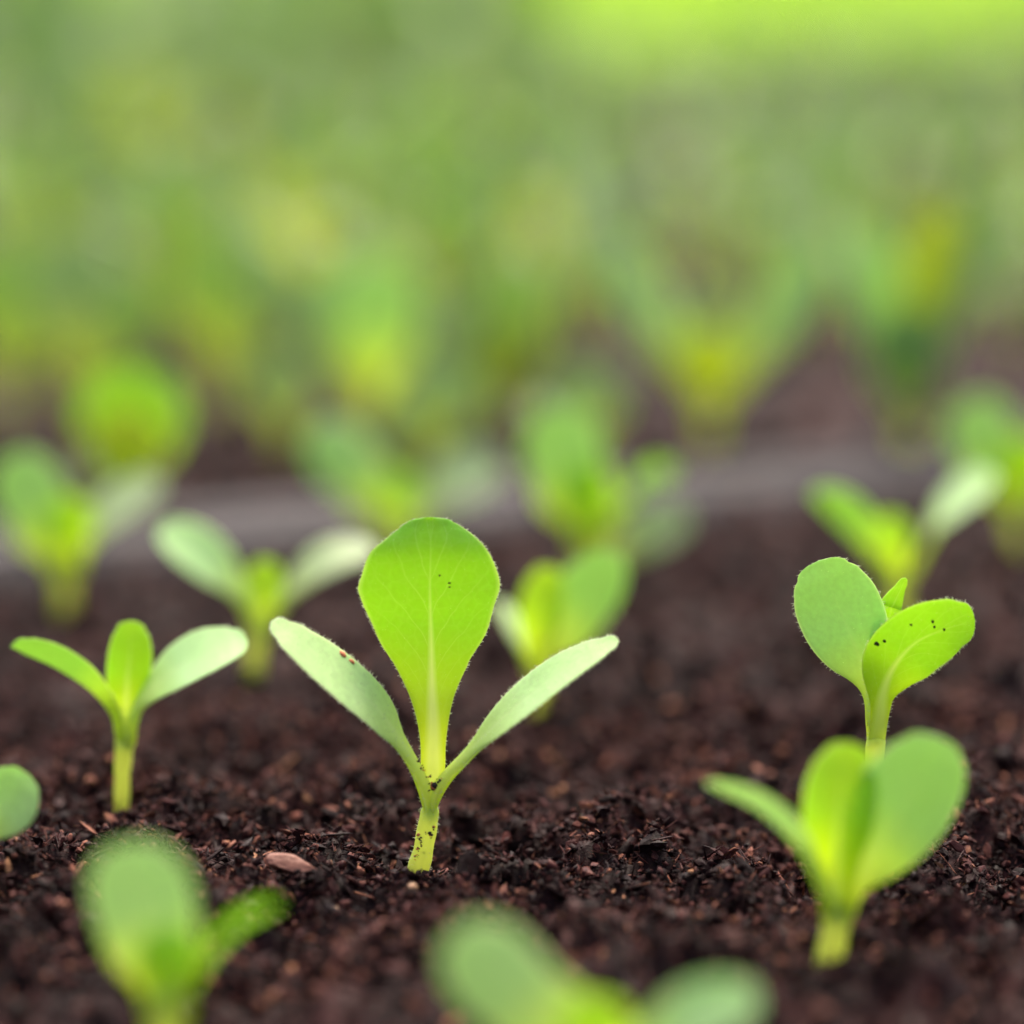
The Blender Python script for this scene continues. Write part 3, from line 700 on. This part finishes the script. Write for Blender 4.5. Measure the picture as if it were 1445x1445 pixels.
N_.leaf('cotyledon', [(842, 1530, 0), (880, 1490, 0), (930, 1458, 0), (990, 1430, 0), (1070, 1405, 0)], COT(3.2, 1.4), (-.5, .6, .6), hint=(.0, -1, .5))

# ------------------------------------------------------------------ seedlings of the trays behind
def proto(seed, big, yellow, dull=False):
    r = random.Random(seed)
    root = empty('seedling', (0, 0, 0), '', 'seedling')
    hs = r.uniform(9, 13) * MM
    lean = Vector((r.uniform(-1, 1), r.uniform(-1, 1), 0)) * .0015
    top = lean + Zv * hs
    mb = MB(); tube(mb, [Vector((0, 0, -.004)), lean * .3 + Zv * hs * .4, top], [1.4, 1.3, 1.6], segs=8, rows=6); mb.build('stem', [M_stem, M_hair], root)
    az = r.uniform(0, 6.28)
    for k in range(2):
        a = az + k * math.pi + r.uniform(-.3, .3); el = R(r.uniform(32, 60)); Ln = r.uniform(16, 22) * MM
        d = Vector((math.cos(a) * math.cos(el), math.sin(a) * math.cos(el), math.sin(el))); sd_ = Vector((-math.sin(a), math.cos(a), r.uniform(-.3, .3)))
        pts = [top - Zv * .001, top + d * Ln * .35 + Zv * Ln * .08, top + d * Ln * .7 + Zv * Ln * .06, top + d * Ln]
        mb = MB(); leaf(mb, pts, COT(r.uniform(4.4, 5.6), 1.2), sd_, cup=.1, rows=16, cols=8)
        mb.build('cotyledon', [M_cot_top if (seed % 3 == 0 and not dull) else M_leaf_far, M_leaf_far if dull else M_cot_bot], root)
    for k in range(big):
        a = az + math.pi / 2 + k * 2.4 + r.uniform(-.3, .3); el = R(r.uniform(62, 82)); Ln = r.uniform(20, 31) * MM
        d = Vector((math.cos(a) * math.cos(el), math.sin(a) * math.cos(el), math.sin(el))); sd_ = Vector((-math.sin(a), math.cos(a), 0))
        pts = [top - Zv * .002, top + d * Ln * .35 + Zv * Ln * .05, top + d * Ln * .7 + Zv * Ln * .05, top + d * Ln]
        mb = MB(); leaf(mb, pts, OVAL(r.uniform(5.0, 7.5), 1.7), sd_, cup=.15, rows=16, cols=8)
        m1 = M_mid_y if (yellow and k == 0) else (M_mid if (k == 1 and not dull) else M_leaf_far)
        mb.build('leaf', [m1, m1], root)
    return root
def dup(root):
    c = root.copy(); scene.collection.objects.link(c)
    for ch in root.children:
        d = ch.copy(); scene.collection.objects.link(d); d.parent = c
    return c
protos = [proto(100 + i, 1 + i % 3, i in (0, 6)) for i in range(9)] + [proto(200 + i, 1 + i, False, True) for i in range(3)]
used = set()
def put(i, x, y, rz, sc_, label, group):
    p = protos[i]
    o = p if i not in used else dup(p)
    used.add(i)
    o.location = (x, y, float(H(x, y)) - .0005); o.rotation_euler = (0, 0, rz); o.scale = (sc_,) * 3
    o['label'] = label; o['group'] = group; return o
taken = []
# first ones beyond the rim, each placed where the photo shows it
GB = 'blurred seedlings standing just beyond the rim'
R7 = lambda w: [(0, 1.6), (.15, 2.2), (.3, w * .65), (.5, w * .93), (.65, w), (.82, w * .9), (.93, w * .62), (1, .02)]
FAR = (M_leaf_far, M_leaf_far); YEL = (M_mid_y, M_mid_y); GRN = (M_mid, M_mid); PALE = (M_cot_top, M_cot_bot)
def beyond(u, v, lab, top, leaves):
    q = Plant(u, v, lab, GB); taken.append((q.g.x, q.g.y))
    q.stem([(u, v), ((u + top[0]) / 2, (v + top[1]) / 2), top], [1.5, 1.5, 2.0])
    for (nm, pts, w, sd_, mt) in leaves:
        q.leaf(nm, [(*top, 0)] + pts, R7(w), sd_, mats=mt, hint=(0, -1, .4), cup=-.1, rows=18, cols=8)
beyond(182, 738, 'round yellow green blurred seedling just beyond the rim at left', (182, 705), [
    ('leaf', [(180, 670, -2), (178, 620, -3), (180, 575, -3)], 6.4, (1, 0, 0), YEL),
    ('leaf', [(184, 650, 1), (186, 590, 2), (186, 520, 3)], 8.8, (1, 0, 0), (M_leaf, M_leaf)),
    ('cotyledon', [(160, 680, 0), (140, 660, 0), (115, 650, 0)], 4.0, (-.3, .7, .6), FAR)])
beyond(1002, 632, 'big blurred seedling with leaves in a V, yellow at its heart', (1002, 578), [
    ('leaf', [(1000, 550, -2), (1000, 505, -4), (1002, 460, -4)], 5.6, (1, 0, 0), YEL),
    ('cotyledon', [(965, 510, 0), (915, 430, 0), (862, 345, 0)], 4.6, (.7, .4, .35), PALE),
    ('cotyledon', [(1045, 515, 0), (1100, 440, 0), (1165, 345, 0)], 4.6, (-.7, .4, .35), PALE),
    ('leaf', [(1000, 510, 3), (1003, 450, 5), (1006, 400, 6)], 4.0, (1, 0, 0), FAR)])
beyond(1284, 640, 'tall upright blurred seedling beyond the rim at right, yellow near its top', (1284, 600), [
    ('leaf', [(1282, 560, -2), (1280, 500, -3), (1282, 430, -3)], 7.4, (1, 0, 0), GRN),
    ('leaf', [(1295, 500, 0), (1312, 400, 0), (1335, 290, 0)], 5.0, (1, .2, 0), YEL),
    ('cotyledon', [(1268, 500, 2), (1240, 410, 2), (1212, 320, 2)], 5.6, (.8, .3, .3), PALE),
    ('leaf', [(1310, 480, 3), (1350, 380, 4), (1385, 255, 4)], 5.6, (-.8, .3, .3), FAR)])
beyond(828, 668, 'small dull round blurred seedling above the bright pale leaf by the rim', (828, 635), [
    ('leaf', [(828, 605, 0), (828, 565, 0), (828, 515, 0)], 7.0, (1, 0, 0), FAR),
    ('cotyledon', [(800, 610, 0), (775, 590, 0), (750, 575, 0)], 4.0, (-.3, .7, .6), FAR)])
beyond(610, 668, 'dull olive blurred seedling beyond the rim above the centre leaf', (606, 635), [
    ('leaf', [(606, 605, 0), (620, 565, 0), (645, 515, 0)], 7.6, (.9, 0, .3), FAR),
    ('cotyledon', [(585, 610, 0), (560, 585, 0), (540, 570, 0)], 4.6, (.5, .3, .6), FAR)])
beyond(712, 610, 'blurred seedling between the olive one and the big V shaped one', (712, 565), [
    ('leaf', [(708, 530, -2), (705, 490, -3), (708, 450, -3)], 5.0, (1, 0, 0), YEL),
    ('leaf', [(716, 520, 1), (722, 440, 2), (725, 365, 2)], 7.6, (1, 0, 0), GRN),
    ('cotyledon', [(680, 520, 0), (650, 470, 0), (625, 420, 0)], 5.4, (.6, .3, .6), FAR)])
beyond(528, 620, 'wide pale green blurred seedling left of the picture centre', (528, 575), [
    ('leaf', [(528, 530, -2), (530, 450, -3), (540, 360, -3)], 8.8, (1, 0, 0), PALE),
    ('leaf', [(505, 530, 2), (470, 450, 3), (445, 375, 4)], 6.5, (.8, .2, .3), FAR)])
beyond(400, 655, 'faint brownish green blurred seedling left of the wide pale one', (400, 615), [
    ('leaf', [(400, 585, 0), (396, 540, 0), (392, 495, 0)], 6.5, (1, 0, 0), FAR)])
beyond(112, 600, 'grey green blurred seedling high at left above the round yellow one', (112, 550), [
    ('leaf', [(110, 510, 0), (106, 430, 0), (100, 330, 0)], 8.8, (1, 0, 0), FAR),
    ('leaf', [(140, 510, 2), (175, 450, 3), (200, 380, 3)], 6.5, (-.8, .2, .3), GRN)])
beyond(10, 590, 'blurred green seedling cut by the left frame edge, beyond the rim', (10, 545), [
    ('leaf', [(8, 500, 0), (5, 430, 0), (0, 340, 0)], 7.5, (1, 0, 0), GRN),
    ('leaf', [(30, 500, 2), (55, 450, 3), (70, 400, 3)], 5.5, (-.8, .2, .3), FAR)])
beyond(310, 575, 'mid green blurred seedling right of the grey green one', (310, 530), [
    ('leaf', [(308, 490, 0), (300, 420, 0), (290, 330, 0)], 8.0, (1, 0, 0), GRN),
    ('leaf', [(340, 490, 2), (370, 420, 3), (395, 350, 3)], 6.5, (-.8, .2, .3), FAR)])
gi = 0
SP = .0298
for b in np.arange(tray_ranges[1][0] + .022, tray_ranges[2][1] - .01, SP):
    if not any(p + .012 < b < q - .012 for (p, q) in tray_ranges): continue
    for a in np.arange(T0 + .02, T1 - .02, SP):
        aa = a + rnd.uniform(-.006, .006); bb = b + rnd.uniform(-.006, .006)
        x = aa * E1.x + bb * E2.x; y = aa * E1.y + bb * E2.y
        if abs(x) > .05 + y * .125 or y < .86: continue
        if any((x - q[0]) ** 2 + (y - q[1]) ** 2 < .021 ** 2 for q in taken): continue
        if rnd.random() < .05: continue
        far = y > 1.14
        if x > .02 and y > 1.40: continue
        if far and x > .02 and rnd.random() < .35: continue
        second = bb < tray_ranges[1][1]
        third = ('left' if x < -y * .04 else 'right' if x > y * .04 else 'middle') + ' third of the frame'
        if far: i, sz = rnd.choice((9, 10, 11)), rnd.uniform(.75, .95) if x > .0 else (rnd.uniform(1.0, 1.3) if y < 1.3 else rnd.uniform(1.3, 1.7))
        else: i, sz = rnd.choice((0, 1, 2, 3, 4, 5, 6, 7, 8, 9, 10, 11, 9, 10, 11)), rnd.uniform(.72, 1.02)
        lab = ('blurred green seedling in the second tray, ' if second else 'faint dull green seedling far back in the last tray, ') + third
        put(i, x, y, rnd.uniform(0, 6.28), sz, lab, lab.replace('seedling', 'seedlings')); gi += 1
print('background seedlings', gi)
for i, p in enumerate(protos):
    if i not in used:
        for ch in list(p.children): bpy.data.objects.remove(ch)
        bpy.data.objects.remove(p)

# ------------------------------------------------------------------ bits lying on the soil
def lump(name, u, v, size, mat, label, cat, rot=(0, 0, 0), seed=0, zo=.3, group=None):
    import bmesh
    bm = bmesh.new(); bmesh.ops.create_icosphere(bm, subdivisions=3, radius=1)
    r = random.Random(seed); ks = [(Vector((r.gauss(0, 1), r.gauss(0, 1), r.gauss(0, 1))).normalized(), r.uniform(.55, .95)) for _ in range(14)]
    for vv in bm.verts:
        for (n, d) in ks:                      # plane cuts give a broken, faceted piece
            e = vv.co.dot(n) - d
            if e > 0: vv.co -= n * e * .85
        vv.co += Vector((r.gauss(0, .018), r.gauss(0, .018), r.gauss(0, .018)))
    me = bpy.data.meshes.new(name)
    M = Matrix.Rotation(rot[2], 4, 'Z') @ Matrix.Rotation(rot[1], 4, 'Y') @ Matrix.Rotation(rot[0], 4, 'X') @ Matrix.Diagonal((*[s * MM * .5 for s in size], 1))
    bm.transform(M); bm.to_mesh(me); bm.free(); me.materials.append(mat)
    g = ground_pt(u, v); z = float(H(g.x, g.y)) + zo * size[2] * MM; g = ground_pt(u, v, z)
    o = bpy.data.objects.new(name, me); scene.collection.objects.link(o); o.location = g
    o['label'] = label; o['category'] = cat
    if group: o['group'] = group
lump('bark_chip', 408, 1220, (7.5, 3.6, 2.4), M_chip, 'reddish brown elongated bark chip on the soil left of the centre stem', 'bark chip', (0, .16, -.12), 12, .22)
lump('pale_grit', 574, 1238, (2.0, 1.6, 1.8), M_grit, 'pale tan crumb touching the left side of the centre stem foot', 'grit', seed=4, zo=.35)
lump('pale_grit', 583, 1252, (1.5, 1.3, 1.2), M_grit, 'small orange tan crumb just below the centre stem foot', 'grit', seed=5)
lump('pale_grit', 775, 1216, (2.0, 1.5, 1.0), M_grit, 'flat tan grit on the soil right of the centre seedling', 'grit', (.2, .1, .5), 6)
lump('orange_grit', 1252, 1233, (1.8, 1.5, 1.3), M_rust, 'orange crumb on the soil right of the front right seedling', 'grit', seed=8)
lump('pale_grit', 470, 1284, (1.9, 1.5, 1.3), M_grit, 'tan crumb on the soft soil in front of the bark chip', 'grit', seed=9)
